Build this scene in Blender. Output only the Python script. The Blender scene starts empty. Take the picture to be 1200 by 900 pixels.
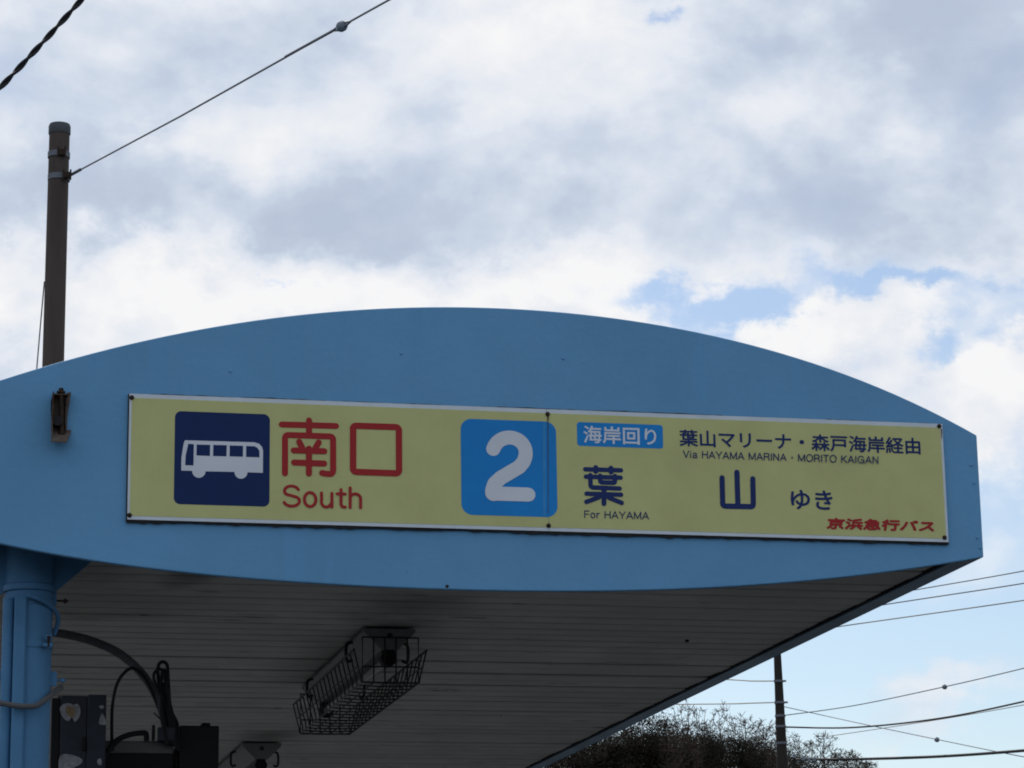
import bpy, math, random
import numpy as np
from mathutils import Vector, noise as mnoise
random.seed(7)
SC = bpy.context.scene
COL = SC.collection

# ------------------------------------------------------------------ camera
FPX = 3262.0                                   # focal length in pixels of the 1200 px wide photograph
YAW, PITCH, ROLL = (math.radians(a) for a in (12.747, 14.004, -0.884))
EYE = 1.5
fw = np.array([math.sin(YAW)*math.cos(PITCH), math.cos(YAW)*math.cos(PITCH), math.sin(PITCH)])
r0 = np.array([math.cos(YAW), -math.sin(YAW), 0.0]); u0 = np.cross(r0, fw)
rt = math.cos(ROLL)*r0 + math.sin(ROLL)*u0
up = -math.sin(ROLL)*r0 + math.cos(ROLL)*u0
cd = bpy.data.cameras.new('camera'); cam = bpy.data.objects.new('camera', cd); COL.objects.link(cam)
from mathutils import Matrix
cam.matrix_world = Matrix(((rt[0], up[0], -fw[0], 0), (rt[1], up[1], -fw[1], 0), (rt[2], up[2], -fw[2], EYE), (0, 0, 0, 1)))
cd.sensor_width = 36.0; cd.lens = FPX*36.0/1200.0; cd.clip_start = 0.05; cd.clip_end = 6000
SC.camera = cam

def ray(x, y):
    return rt*((x-600)/FPX) + up*(-(y-450)/FPX) + fw
def onY(x, y, Y):                              # where the sight line meets the upright plane at distance Y
    v = ray(x, y)*(Y/ray(x, y)[1]); return Vector((v[0], v[1], v[2]+EYE))
def onZ(x, y, Z):
    v = ray(x, y); v = v*((Z-EYE)/v[2]); return Vector((v[0], v[1], v[2]+EYE))

# ------------------------------------------------------------------ sun, sky, exposure
SUN_EL, SUN_AZ = math.radians(48), math.radians(-14)    # azimuth from +Y towards +X
sd = bpy.data.lights.new('sun', 'SUN'); sun = bpy.data.objects.new('sun', sd); COL.objects.link(sun)
sd.energy = 2.2; sd.angle = math.radians(2.0); sd.color = (1.0, 0.95, 0.88)
sdir = Vector((math.sin(SUN_AZ)*math.cos(SUN_EL), math.cos(SUN_AZ)*math.cos(SUN_EL), math.sin(SUN_EL)))
sun.rotation_euler = sdir.to_track_quat('Z', 'Y').to_euler()
SC.view_settings.view_transform = 'Standard'; SC.view_settings.look = 'None'
SC.view_settings.gamma = 1; SC.view_settings.exposure = 0.0
SC.view_settings.use_curve_mapping = False
try: SC.cycles.filter_width = 1.9             # the photograph's lens is a little soft
except Exception: pass

wd = bpy.data.worlds.new("World"); SC.world = wd; wd.use_nodes = True
N = wd.node_tree.nodes; L = wd.node_tree.links; N.clear()
def wn(t, **k):
    n = N.new(t)
    for a, b in k.items(): setattr(n, a, b)
    return n
def wmath(op, a, b=None, clamp=False):
    n = wn('ShaderNodeMath', operation=op, use_clamp=clamp)
    for i, s in enumerate((a, b)):
        if s is None: continue
        if isinstance(s, (int, float)): n.inputs[i].default_value = s
        else: L.new(s, n.inputs[i])
    return n.outputs[0]
def wmap(v, a, b, c=0.0, d=1.0, smooth=True):
    n = wn('ShaderNodeMapRange', interpolation_type='SMOOTHSTEP' if smooth else 'LINEAR')
    L.new(v, n.inputs[0])
    for i, q in enumerate((a, b, c, d)): n.inputs[i+1].default_value = q
    return n.outputs[0]
tc = wn('ShaderNodeTexCoord'); sep = wn('ShaderNodeSeparateXYZ'); L.new(tc.outputs['Generated'], sep.inputs[0])
az = wmath('ARCTAN2', sep.outputs[0], sep.outputs[1]); el = wmath('ARCSINE', sep.outputs[2])
def wnoise(scale, detail, rough, stretch=1.5, dist=0.0, off=0.0):
    m = wn('ShaderNodeMapping'); L.new(tc.outputs['Generated'], m.inputs[0]); m.inputs['Scale'].default_value = (1, 1, stretch)
    m.inputs['Location'].default_value = (off, off*0.7, off*0.3)
    n = wn('ShaderNodeTexNoise'); L.new(m.outputs[0], n.inputs['Vector'])
    n.inputs['Scale'].default_value = scale; n.inputs['Detail'].default_value = detail
    n.inputs['Roughness'].default_value = rough; n.inputs['Distortion'].default_value = dist
    return n
# the clouds drift a little by noise so that no bank has a clean outline
wpn = wnoise(9, 4, 0.6, 1.3, off=3.1); wsep = wn('ShaderNodeSeparateXYZ'); L.new(wpn.outputs['Color'], wsep.inputs[0])
wp2 = wnoise(34, 5, 0.65, 1.3, off=5.1); wsep2 = wn('ShaderNodeSeparateXYZ'); L.new(wp2.outputs['Color'], wsep2.inputs[0])
azw = wmath('ADD', wmath('ADD', az, wmath('MULTIPLY', wmath('SUBTRACT', wsep.outputs[0], 0.5), 0.12)), wmath('MULTIPLY', wmath('SUBTRACT', wsep2.outputs[0], 0.5), 0.06))
elw = wmath('ADD', wmath('ADD', el, wmath('MULTIPLY', wmath('SUBTRACT', wsep.outputs[1], 0.5), 0.07)), wmath('MULTIPLY', wmath('SUBTRACT', wsep2.outputs[1], 0.5), 0.045))
cw = wn('ShaderNodeCombineXYZ'); L.new(azw, cw.inputs[0]); L.new(elw, cw.inputs[1])
def bank(cx, cy, rx, ry, amp):                 # one bank of cloud (or gap) at a fixed compass bearing and height
    v = ray(cx, cy); v = v/np.linalg.norm(v)
    a, e = math.atan2(v[0], v[1]), math.asin(v[2])
    s = wn('ShaderNodeVectorMath', operation='SUBTRACT'); L.new(cw.outputs[0], s.inputs[0]); s.inputs[1].default_value = (a, e, 0)
    m = wn('ShaderNodeVectorMath', operation='MULTIPLY'); L.new(s.outputs[0], m.inputs[0]); m.inputs[1].default_value = (FPX/rx, FPX/ry, 0)
    d = wn('ShaderNodeVectorMath', operation='DOT_PRODUCT'); L.new(m.outputs[0], d.inputs[0]); L.new(m.outputs[0], d.inputs[1])
    return wmath('MULTIPLY', wmath('EXPONENT', wmath('MULTIPLY', d.outputs['Value'], -1.0)), amp)
def total(items):
    t = None
    for it in items:
        b = bank(*it); t = b if t is None else wmath('ADD', t, b)
    return t
fine = wnoise(15, 8, 0.52, 1.5, 0.15, off=1.3)
big = wnoise(6, 5, 0.55, 2.0, 0.2, off=8.2)
bright = total([(60, 60, 190, 80, .22), (240, 150, 160, 60, .26), (690, 60, 190, 90, .42), (1110, 165, 80, 70, .26), (760, 215, 110, 90, .16),
                (60, 320, 330, 60, .40), (430, 345, 380, 50, .42), (700, 350, 120, 40, .35), (880, 400, 90, 40, .5), (1040, 380, 150, 60, .5),
                (1160, 450, 90, 60, .5), (960, 340, 60, 30, .25), (1110, 830, 260, 70, .45), (1170, 690, 130, 80, .4), (1180, 545, 80, 70, .4), (1180, 330, 60, 60, .3),
                (110, 235, 230, 50, -.26), (460, 250, 330, 60, -.26), (700, 160, 110, 50, -.13), (1080, 40, 200, 90, -.36), (900, 250, 160, 60, -.12),
                (540, 40, 160, 60, .16), (1010, 120, 90, 60, .08), (940, 60, 90, 60, .05), (1120, 260, 150, 50, -.12)])
gaps = total([(825, 350, 120, 36, .85), (782, 2, 36, 20, .5), (1180, 390, 70, 45, .5), (1100, 345, 80, 18, .4), (1075, 425, 55, 26, .55), (295, 325, 22, 13, .45),
              (1010, 345, 60, 22, .4), (1160, 590, 260, 90, .45), (1000, 760, 700, 150, .75), (600, 960, 1400, 130, .45), (1120, 330, 60, 30, .3),
              (1110, 835, 190, 34, -.60), (1170, 700, 120, 60, -.22), (1180, 545, 50, 60, -.25), (420, 320, 300, 40, -.2), (900, 400, 90, 40, -.3), (1160, 460, 90, 50, -.35)])
fin2 = wnoise(15, 8, 0.52, 1.5, 0.15, off=1.3)
fin2.inputs['Vector'].links[0].from_node.inputs['Location'].default_value = (1.3-.004, .91+.014, .39+.02)
rim = wmath('MULTIPLY', wmath('SUBTRACT', fine.outputs[0], fin2.outputs[0]), 1.5)      # edges turned to the sun are lighter
w = wmath('ADD', wmath('ADD', wmath('ADD', rim, wmath('MULTIPLY', wmath('SUBTRACT', fine.outputs[0], 0.5), 0.70)), wmath('MULTIPLY', wmath('SUBTRACT', big.outputs[0], 0.5), 0.5)), wmath('ADD', bright, 0.50))
cr = wn('ShaderNodeValToRGB'); L.new(wmath('MULTIPLY', w, 0.90), cr.inputs[0]); e = cr.color_ramp.elements
e[0].position = 0.0; e[0].color = (.48, .55, .68, 1); e[1].position = 1.0; e[1].color = (.93, .93, .94, 1)
for p, c in ((.22, (.53, .605, .735, 1)), (.42, (.63, .70, .81, 1)), (.62, (.77, .81, .885, 1)), (.80, (.84, .86, .90, 1))):
    x = e.new(p); x.color = c
g = wmath('ADD', gaps, wmath('MULTIPLY', wmath('SUBTRACT', fine.outputs[0], 0.5), -0.9))
gap = wmap(g, .02, .66)
skyt = wn('ShaderNodeTexSky', sky_type='NISHITA', sun_disc=False)
skyt.sun_elevation = SUN_EL; skyt.sun_rotation = SUN_AZ; skyt.air_density = 1.0; skyt.dust_density = 0.8; skyt.ozone_density = 1.0
b1 = wn('ShaderNodeBackground'); L.new(skyt.outputs[0], b1.inputs[0]); b1.inputs[1].default_value = 0.118
b2 = wn('ShaderNodeBackground'); L.new(cr.outputs[0], b2.inputs[0]); b2.inputs[1].default_value = 1.0
mx = wn('ShaderNodeMixShader'); L.new(gap, mx.inputs[0]); L.new(b2.outputs[0], mx.inputs[1]); L.new(b1.outputs[0], mx.inputs[2])
wo = wn('ShaderNodeOutputWorld'); L.new(mx.outputs[0], wo.inputs[0])

# ------------------------------------------------------------------ materials
MAT = {}
def mat(name, col, rough=0.6, metal=0.0, vary=0.12, vscale=6.0, col2=None, bump=0.0, bscale=60.0, spots=None, streak=False, sp=0.15):
    m = bpy.data.materials.new(name); m.use_nodes = True
    n, l = m.node_tree.nodes, m.node_tree.links
    b = n['Principled BSDF']; b.inputs['Roughness'].default_value = rough; b.inputs['Metallic'].default_value = metal
    b.inputs['Specular IOR Level'].default_value = sp
    geo = n.new('ShaderNodeNewGeometry'); mp = n.new('ShaderNodeMapping'); l.new(geo.outputs['Position'], mp.inputs[0])
    if streak: mp.inputs['Scale'].default_value = (1, 1, .12)
    nz = n.new('ShaderNodeTexNoise'); l.new(mp.outputs[0], nz.inputs['Vector'])
    nz.inputs['Scale'].default_value = vscale; nz.inputs['Detail'].default_value = 7; nz.inputs['Roughness'].default_value = .65
    c2 = col2 or tuple(c*(1-vary*2) for c in col)
    mr = n.new('ShaderNodeMapRange'); l.new(nz.outputs[0], mr.inputs[0]); mr.inputs[1].default_value = .35; mr.inputs[2].default_value = .68
    mix = n.new('ShaderNodeMix'); mix.data_type = 'RGBA'; l.new(mr.outputs[0], mix.inputs[0])
    mix.inputs[6].default_value = (*col, 1); mix.inputs[7].default_value = (*c2, 1)
    out = mix.outputs[2]
    if spots:                                   # (scale, threshold, colour): small stains of their own shape
        for sc, th, sc_col, stretch in spots:
            mp2 = n.new('ShaderNodeMapping'); l.new(geo.outputs['Position'], mp2.inputs[0]); mp2.inputs['Scale'].default_value = stretch
            z = n.new('ShaderNodeTexNoise'); l.new(mp2.outputs[0], z.inputs['Vector']); z.inputs['Scale'].default_value = sc; z.inputs['Detail'].default_value = 4
            q = n.new('ShaderNodeMapRange'); l.new(z.outputs[0], q.inputs[0]); q.inputs[1].default_value = th; q.inputs[2].default_value = th+.05
            mm = n.new('ShaderNodeMix'); mm.data_type = 'RGBA'; l.new(q.outputs[0], mm.inputs[0]); l.new(out, mm.inputs[6]); mm.inputs[7].default_value = (*sc_col, 1)
            out = mm.outputs[2]
    l.new(out, b.inputs['Base Color'])
    if bump:
        bz = n.new('ShaderNodeTexNoise'); l.new(geo.outputs['Position'], bz.inputs['Vector']); bz.inputs['Scale'].default_value = bscale; bz.inputs['Detail'].default_value = 6
        bp = n.new('ShaderNodeBump'); bp.inputs['Strength'].default_value = bump; bp.inputs['Distance'].default_value = .01
        l.new(bz.outputs[0], bp.inputs['Height']); l.new(bp.outputs[0], b.inputs['Normal'])
    MAT[name] = m; return m
BLUE = (.127, .322, .545)
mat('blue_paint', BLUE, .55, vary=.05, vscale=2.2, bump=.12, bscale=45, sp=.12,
    spots=[(38, .755, (.05, .11, .17), (1, 1, 1)), (7, .60, (.120, .310, .532), (1, 1, .12)), (26, .68, (.114, .298, .515), (1, 1, .08)), (60, .77, (.16, .36, .55), (1, 1, 1))])
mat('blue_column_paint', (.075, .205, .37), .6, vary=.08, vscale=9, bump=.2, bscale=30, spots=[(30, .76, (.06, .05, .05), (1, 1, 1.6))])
mat('blue_flange_paint', (.26, .35, .44), .7, vary=.15, vscale=3)
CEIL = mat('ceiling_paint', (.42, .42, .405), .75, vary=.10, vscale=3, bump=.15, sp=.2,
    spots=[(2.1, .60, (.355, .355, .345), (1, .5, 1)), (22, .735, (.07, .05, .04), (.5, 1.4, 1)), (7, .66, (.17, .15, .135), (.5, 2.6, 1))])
def dark_patches(m, marks):                            # soft dark patches with their own place and ragged edge
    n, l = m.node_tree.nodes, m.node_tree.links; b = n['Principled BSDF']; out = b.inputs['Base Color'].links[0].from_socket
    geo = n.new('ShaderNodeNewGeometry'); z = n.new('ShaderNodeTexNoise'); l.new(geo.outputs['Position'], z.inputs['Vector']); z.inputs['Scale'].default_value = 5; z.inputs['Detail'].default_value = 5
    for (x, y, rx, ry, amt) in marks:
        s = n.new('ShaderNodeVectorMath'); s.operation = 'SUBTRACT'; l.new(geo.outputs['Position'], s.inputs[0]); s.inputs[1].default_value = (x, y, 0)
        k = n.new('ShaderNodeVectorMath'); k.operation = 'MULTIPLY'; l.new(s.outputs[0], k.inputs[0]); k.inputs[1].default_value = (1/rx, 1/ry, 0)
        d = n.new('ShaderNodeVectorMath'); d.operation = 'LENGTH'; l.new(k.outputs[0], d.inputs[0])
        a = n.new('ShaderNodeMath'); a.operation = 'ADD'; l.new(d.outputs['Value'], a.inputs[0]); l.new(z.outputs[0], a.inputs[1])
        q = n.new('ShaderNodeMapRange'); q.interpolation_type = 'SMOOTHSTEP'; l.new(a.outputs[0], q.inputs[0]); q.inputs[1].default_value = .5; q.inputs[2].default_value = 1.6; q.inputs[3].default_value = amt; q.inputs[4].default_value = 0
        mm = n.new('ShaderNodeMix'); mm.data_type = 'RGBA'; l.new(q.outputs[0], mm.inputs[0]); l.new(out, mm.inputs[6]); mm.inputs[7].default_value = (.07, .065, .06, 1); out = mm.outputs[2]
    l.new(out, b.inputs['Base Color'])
dark_patches(CEIL, [(1.85, 9.9, .34, .62, .6), (1.86, 13.85, .25, .35, .7), (.98, 9.25, .13, .5, .75), (.75, 10.25, .42, .16, .4), (1.86, 11.3, .42, 1.2, .45), (.6, 9.3, .3, .5, .5)])  # soot smudges over the lamps, plus broader darkening towards the column
mat('dark_gap', (.03, .03, .03), .9)
mat('white_enamel', (.58, .65, .71), .4, vary=.05, vscale=14, spots=[(30, .72, (.30, .25, .2), (1, 1, 1))])
mat('yellow_enamel', (.50, .515, .225), .38, vary=.06, vscale=5, bump=.05)
mat('navy_print', (.003, .020, .10), .4, vary=.05)
mat('tile_blue_print', (.008, .22, .60), .38, vary=.06)
mat('faded_blue_print', (.04, .26, .58), .5, vary=.1, vscale=20)
mat('lettering_blue_print', (.010, .027, .125), .45, vary=.05)
mat('white_print', (.62, .66, .72), .45, vary=.04)
mat('red_print', (.34, .022, .024), .45, vary=.06)
mat('rust_stain', (.10, .06, .035), .8, vary=.2, vscale=50)
mat('sealant_shadow_grime', (.035, .035, .035), .9, vscale=60)
mat('rusty_iron', (.05, .035, .028), .85, vary=.3, vscale=40, bump=.4, bscale=90)
mat('rusty_bracket_steel', (.10, .092, .085), .8, vscale=22, col2=(.075, .042, .025), bump=.4, bscale=90)
mat('pole_concrete', (.085, .070, .062), .85, vary=.15, vscale=6, streak=True, bump=.3)
mat('far_pole_concrete', (.032, .028, .026), .85, vary=.15, vscale=3, bump=.2)
mat('galvanised_steel', (.15, .165, .19), .6, metal=.2, vary=.12, vscale=20)
mat('black_cable', (.018, .018, .02), .6, vary=.1)
mat('grey_wire', (.10, .105, .12), .5, metal=.3)
mat('cream_wire', (.34, .31, .25), .6)
mat('cap_grey', (.085, .095, .11), .7)
mat('porcelain', (.20, .23, .27), .3, vary=.08)
mat('grey_conduit', (.10, .105, .11), .6, vary=.1)
mat('fixture_enamel', (.22, .235, .245), .45, vary=.10, vscale=12, spots=[(12, .62, (.22, .20, .17), (1, 1, 1))])
mat('fluorescent_glass', (.20, .20, .20), .2)
mat('guard_wire', (.03, .03, .03), .5, metal=.3)
mat('dark_cabinet', (.035, .04, .052), .6, vary=.15, vscale=12)
mat('black_cabinet', (.012, .012, .013), .6)
mat('grey_cabinet_lid', (.13, .13, .125), .6)
mat('sticker_white', (.32, .32, .34), .6, vary=.25, vscale=50)
mat('sticker_tan', (.26, .19, .11), .7, vary=.2, vscale=60)
mat('asphalt', (.055, .055, .057), .9, vary=.2, vscale=2, bump=.3, sp=.02)
mat('pavement_paint', (.75, .75, .73), .7)
mat('concrete_kerb', (.30, .295, .28), .85, vary=.12)
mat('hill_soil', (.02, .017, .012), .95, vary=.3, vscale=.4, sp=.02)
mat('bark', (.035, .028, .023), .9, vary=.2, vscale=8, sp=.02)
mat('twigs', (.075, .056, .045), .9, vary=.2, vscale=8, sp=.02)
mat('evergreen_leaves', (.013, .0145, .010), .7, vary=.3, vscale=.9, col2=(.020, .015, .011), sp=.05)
mat('olive_leaves', (.045, .046, .022), .7, vary=.3, vscale=.9, col2=(.06, .042, .022), sp=.05)
mat('brown_leaves', (.035, .025, .018), .8, vary=.3, vscale=.9, col2=(.035, .026, .02), sp=.05)
mat('far_wall_render', (.10, .105, .105), .9, vary=.2, vscale=1)
mat('roof_tiles', (.035, .038, .045), .8)
mat('window_glass', (.03, .04, .05), .1)
mat('white_paint', (.75, .76, .76), .5)

# ------------------------------------------------------------------ mesh helpers
ORG = {}                                        # world position of every object's own origin
class MB:
    def __init__(s): s.v = []; s.f = []
    def add(s, vs, fs):
        k = len(s.v); s.v += [tuple(p) for p in vs]; s.f += [tuple(i+k for i in f) for f in fs]; return s
    def box(s, a, b):
        x0, y0, z0 = a; x1, y1, z1 = b
        return s.add([(x0,y0,z0),(x1,y0,z0),(x1,y1,z0),(x0,y1,z0),(x0,y0,z1),(x1,y0,z1),(x1,y1,z1),(x0,y1,z1)],
                     [(0,3,2,1),(4,5,6,7),(0,1,5,4),(1,2,6,5),(2,3,7,6),(3,0,4,7)])
    def prism(s, pts, y0, y1):                  # outline of (x, z) points pushed from y0 to y1 (y0 nearer the camera)
        n = len(pts); vs = [(p[0], y0, p[1]) for p in pts] + [(p[0], y1, p[1]) for p in pts]
        return s.add(vs, [tuple(range(n)), tuple(reversed(range(n, 2*n)))] + [((i+1) % n, i, i+n, (i+1) % n+n) for i in range(n)])
    def tube(s, pts, r, n=8, cap=True, closed=False):
        pts = [Vector(p) for p in pts]; k = len(pts); rs = r if isinstance(r, (list, tuple)) else [r]*k
        vs = []; ref = None
        for i, p in enumerate(pts):
            if closed: d = (pts[(i+1) % k]-pts[i-1]).normalized()
            else: d = (pts[min(i+1, k-1)]-pts[max(i-1, 0)]).normalized()
            if ref is None:
                ref = Vector((0, 0, 1)) if abs(d.z) < .9 else Vector((1, 0, 0))
            a = (ref - d*ref.dot(d))
            if a.length < 1e-6: a = d.orthogonal()
            a.normalize(); ref = a; b = d.cross(a)
            vs += [p + (a*math.cos(t) + b*math.sin(t))*rs[i] for t in [2*math.pi*j/n for j in range(n)]]
        fs = []
        for i in range(k if closed else k-1):
            i2 = (i+1) % k
            fs += [(i*n+j, i*n+(j+1) % n, i2*n+(j+1) % n, i2*n+j) for j in range(n)]
        if cap and not closed: fs += [tuple(reversed(range(n))), tuple(range((k-1)*n, k*n))]
        return s.add(vs, fs)
    def lathe(s, c, prof, n=24, arc=None):      # (radius, z) profile round an upright axis
        vs = []; c = Vector(c)
        for r, z in prof: vs += [(c.x+r*math.cos(2*math.pi*j/n), c.y+r*math.sin(2*math.pi*j/n), c.z+z) for j in range(n)]
        fs = []
        for i in range(len(prof)-1): fs += [(i*n+j, i*n+(j+1) % n, (i+1)*n+(j+1) % n, (i+1)*n+j) for j in range(n)]
        fs += [tuple(reversed(range(n))), tuple(range((len(prof)-1)*n, len(prof)*n))]
        return s.add(vs, fs)
    def build(s, name, m, parent=None, smooth=False, loc=None, **tags):
        o0 = Vector(loc) if loc is not None else (ORG[parent.name] if parent else Vector((0, 0, 0)))
        me = bpy.data.meshes.new(name); me.from_pydata([tuple(Vector(p)-o0) for p in s.v], [], s.f); me.validate()
        me.materials.append(MAT[m])
        if smooth:
            me.shade_smooth()
            try: me.set_sharp_from_angle(angle=math.radians(40))
            except Exception: pass
        o = bpy.data.objects.new(name, me); COL.objects.link(o)
        po = ORG[parent.name] if parent else Vector((0, 0, 0)); o.location = o0-po
        if parent: o.parent = parent
        ORG[o.name] = o0
        for k, v in tags.items(): o[k] = v
        return o
def thing(name, loc, label, cat, group=None):
    o = bpy.data.objects.new(name, None); COL.objects.link(o); o.location = loc; ORG[o.name] = Vector(loc); o.empty_display_size = .2
    o['label'] = label; o['category'] = cat
    if group: o['group'] = group
    return o
def smooth_path(pts, n=8, closed=False):        # Catmull-Rom
    P = [Vector(p) for p in pts]; out = []; k = len(P)
    for i in range(k if closed else k-1):
        a, b, c, d = (P[(i+q) % k] for q in (-1, 0, 1, 2)) if closed else (P[max(i-1, 0)], P[i], P[i+1], P[min(i+2, k-1)])
        for j in range(n):
            t = j/n; out.append(.5*((2*b)+(c-a)*t+(2*a-5*b+4*c-d)*t*t+(3*b-3*c+d-a)*t**3))
    if not closed: out.append(P[-1])
    return out

# ------------------------------------------------------------------ ground
g_ = MB(); g_.add([(-2500, -600, 0), (2500, -600, 0), (2500, 3500, 0), (-2500, 3500, 0)], [(0, 1, 2, 3)])
g_.build('ground', 'asphalt', kind='structure')
isl = MB(); isl.box((0.2, 9.0, .004), (3.4, 25.0, .15)); isl.build('bus_platform', 'concrete_kerb', kind='structure')
rm = MB()
for x in (-3.4, 7.2): rm.box((x, -20, .002), (x+.15, 60, .006))
rm.build('lane_marking', 'pavement_paint', kind='structure')

# ------------------------------------------------------------------ the canopy
FY = 8.60; YB = 24.0; XL, XR = .13, 3.553
canopy = thing('bus_shelter_canopy', (1.85, FY, 3.1), 'pale blue painted metal canopy roof with arched front and slatted soffit over the bus stop', 'canopy')
topx = [.13, .301, .832, 1.243, 1.664, 1.949, 2.384, 2.825, 3.271, 3.553]; topz = [2.078, 2.148, 2.315, 2.404, 2.446, 2.454, 2.432, 2.352, 2.216, 2.084]
botx = [.13, .316, .578, .977, 1.382, 1.795, 2.217, 2.648, 3.091, 3.553]; botz = [1.668, 1.626, 1.585, 1.541, 1.523, 1.516, 1.521, 1.544, 1.592, 1.666]
ct = np.polyfit(topx, topz, 5); cb = np.polyfit(botx, botz, 5)
xs = np.linspace(XL, XR, 61)
tz = np.polyval(ct, xs)+EYE; bz = np.polyval(cb, xs)+EYE
outline = [(x, z) for x, z in zip(xs, bz)] + [(x, z) for x, z in zip(xs[::-1], tz[::-1])]
# front panel: a strip of quads with a folded rim
f = MB(); n = len(xs)
vs = []
for i, x in enumerate(xs): vs += [(x, FY, bz[i]), (x, FY, tz[i])]
for i, x in enumerate(xs): vs += [(x, FY+.022, bz[i]), (x, FY+.022, tz[i])]
fs = []
for i in range(n-1):
    a = 2*i; b = 2*n+2*i
    fs += [(a, a+2, a+3, a+1), (b, b+1, b+3, b+2), (a, b, b+2, a+2), (a+1, a+3, b+3, b+1)]
fs += [(0, 1, 2*n+1, 2*n), (2*n-2, 4*n-2, 4*n-1, 2*n-1)]
f.add(vs, fs); fo = f.build('front_fascia_panel', 'blue_paint', canopy)
bev = fo.modifiers.new('soft_edge', 'BEVEL'); bev.width = .004; bev.segments = 2; bev.limit_method = 'ANGLE'; bev.angle_limit = math.radians(50)
CZ = 1.68+EYE
# side panels with a bottom flange, curved roof sheet
for sx, xo, nm in ((1, XR, 'side'), (-1, XL, 'side')):
    s_ = MB(); xi = xo-sx*.0035
    z0 = 1.666+EYE; z1 = 2.075+EYE
    s_.box((min(xo-.002, xi-.002) if sx > 0 else xo+.002, FY+.024, z0), (xo-.002 if sx > 0 else xi+.005, YB, z1))
    s_.build('side_fascia_panel', 'blue_paint', canopy)
    fl = MB(); a, b = sorted((xo-sx*.0075, xo-sx*.068)); 
    segs = 7; ys = np.linspace(FY+.024, YB, segs+1)
    for i in range(segs): fl.box((a, ys[i]+(.0015 if i else 0), z0+.0005+.001*(i % 2)), (b, ys[i+1]-.0015, z0+.005))
    fl.build('edge_flange', 'blue_flange_paint', canopy)
rs = MB(); xs2 = np.linspace(XL+.003, XR-.003, 41); zz = np.polyval(ct, xs2)+EYE-.006
vs = [];
for x, z in zip(xs2, zz): vs += [(x, FY+.023, z), (x, YB, z), (x, FY+.023, z-.004), (x, YB, z-.004)]
fs = []
for i in range(40):
    a = 4*i; fs += [(a, a+4, a+5, a+1), (a+2, a+3, a+7, a+6), (a, a+2, a+6, a+4), (a+1, a+5, a+7, a+3)]
rs.add(vs, fs).build('roof_sheet', 'blue_paint', canopy, smooth=True)
bk = MB(); bk.prism([(x, z) for x, z in zip(xs2[::4], (np.minimum(zz, zz)[::4]-.001))][::-1] + [(XL+.003, z0+.01), (XR-.003, z0+.01)], YB+.001, YB+.01)
bk.build('rear_fascia_panel', 'blue_paint', canopy)
# soffit boards, each a part; some have sagged or opened at the joint
bkg = MB(); bkg.box((XL+.01, FY+.03, CZ+.022), (XR-.01, YB-.01, CZ+.026)); bkg.build('soffit_backing', 'dark_gap', canopy)
cells = []; y = 9.675-.14*7
while y < 11.06: cells.append((y, .14)); y += .14
while y < 12.80: cells.append((y, .175)); y += .175
while y < YB-.15: cells.append((y, .14)); y += .14
board_mesh = {}
BX0, BX1 = XL+.075, XR-.075
def board(pitch, gap):
    key = (pitch, gap)
    if key in board_mesh: return board_mesh[key]
    w_ = pitch-gap; nx = 4; vs = []; fs = []
    # profile: chamfered face with a raised tongue filling most of the joint
    prof = [(0, .010), (0, .004), (.003, 0), (w_-.003, 0), (w_, .004), (w_, .008), (pitch-gap*.55 if gap < .017 else w_+.001, .009), (pitch-gap*.55 if gap < .017 else w_+.001, .013), (0, .012)]
    m = len(prof)
    for i in range(nx+1):
        x = (BX1-BX0)*i/nx
        vs += [(x, a, b) for a, b in prof]
    for i in range(nx): fs += [(i*m+j, (i+1)*m+j, (i+1)*m+(j+1) % m, i*m+(j+1) % m) for j in range(m)]
    fs += [tuple(range(m)), tuple(reversed(range(nx*m, (nx+1)*m)))]
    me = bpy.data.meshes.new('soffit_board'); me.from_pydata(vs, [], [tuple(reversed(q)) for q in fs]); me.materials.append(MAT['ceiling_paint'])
    board_mesh[key] = me; return me
rb = random.Random(3)
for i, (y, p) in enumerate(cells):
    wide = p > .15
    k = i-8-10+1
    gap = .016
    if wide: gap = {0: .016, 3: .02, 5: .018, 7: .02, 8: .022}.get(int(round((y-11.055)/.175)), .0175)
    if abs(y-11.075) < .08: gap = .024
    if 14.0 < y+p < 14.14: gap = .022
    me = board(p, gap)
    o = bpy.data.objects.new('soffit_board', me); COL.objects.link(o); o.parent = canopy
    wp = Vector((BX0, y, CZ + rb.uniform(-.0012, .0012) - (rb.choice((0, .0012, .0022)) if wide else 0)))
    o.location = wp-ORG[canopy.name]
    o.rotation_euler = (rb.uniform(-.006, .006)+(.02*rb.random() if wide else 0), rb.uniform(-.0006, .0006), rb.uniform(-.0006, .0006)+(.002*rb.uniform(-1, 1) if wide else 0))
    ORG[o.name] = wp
# shadow-gap channel between boards and flange
ch = MB()
for x0_, x1_ in ((BX1-.003, BX1+.0060), (BX0-.0060, BX0+.003)): ch.box((x0_, FY+.03, CZ-.0052), (x1_, YB-.02, CZ-.0042))
ch.build('soffit_edge_gap', 'dark_gap', canopy)
for (px, py) in ((270, 435), (470, 414), (660, 420), (524, 687), (1138, 545), (1141.5, 566), (1145.5, 630), (1148.5, 642), (62, 487)):
    c = onY(px, py, FY); m = MB(); r = .0055
    m.tube([c+Vector((0, .0, 0)), c+Vector((0, -.002, 0)), c+Vector((0, -.0035, 0))], [r, r*.9, r*.45], 10)
    m.build('rivet', 'rusty_iron' if (px, py) in ((524, 687), (62, 487)) else 'blue_paint', canopy, smooth=True)
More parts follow.
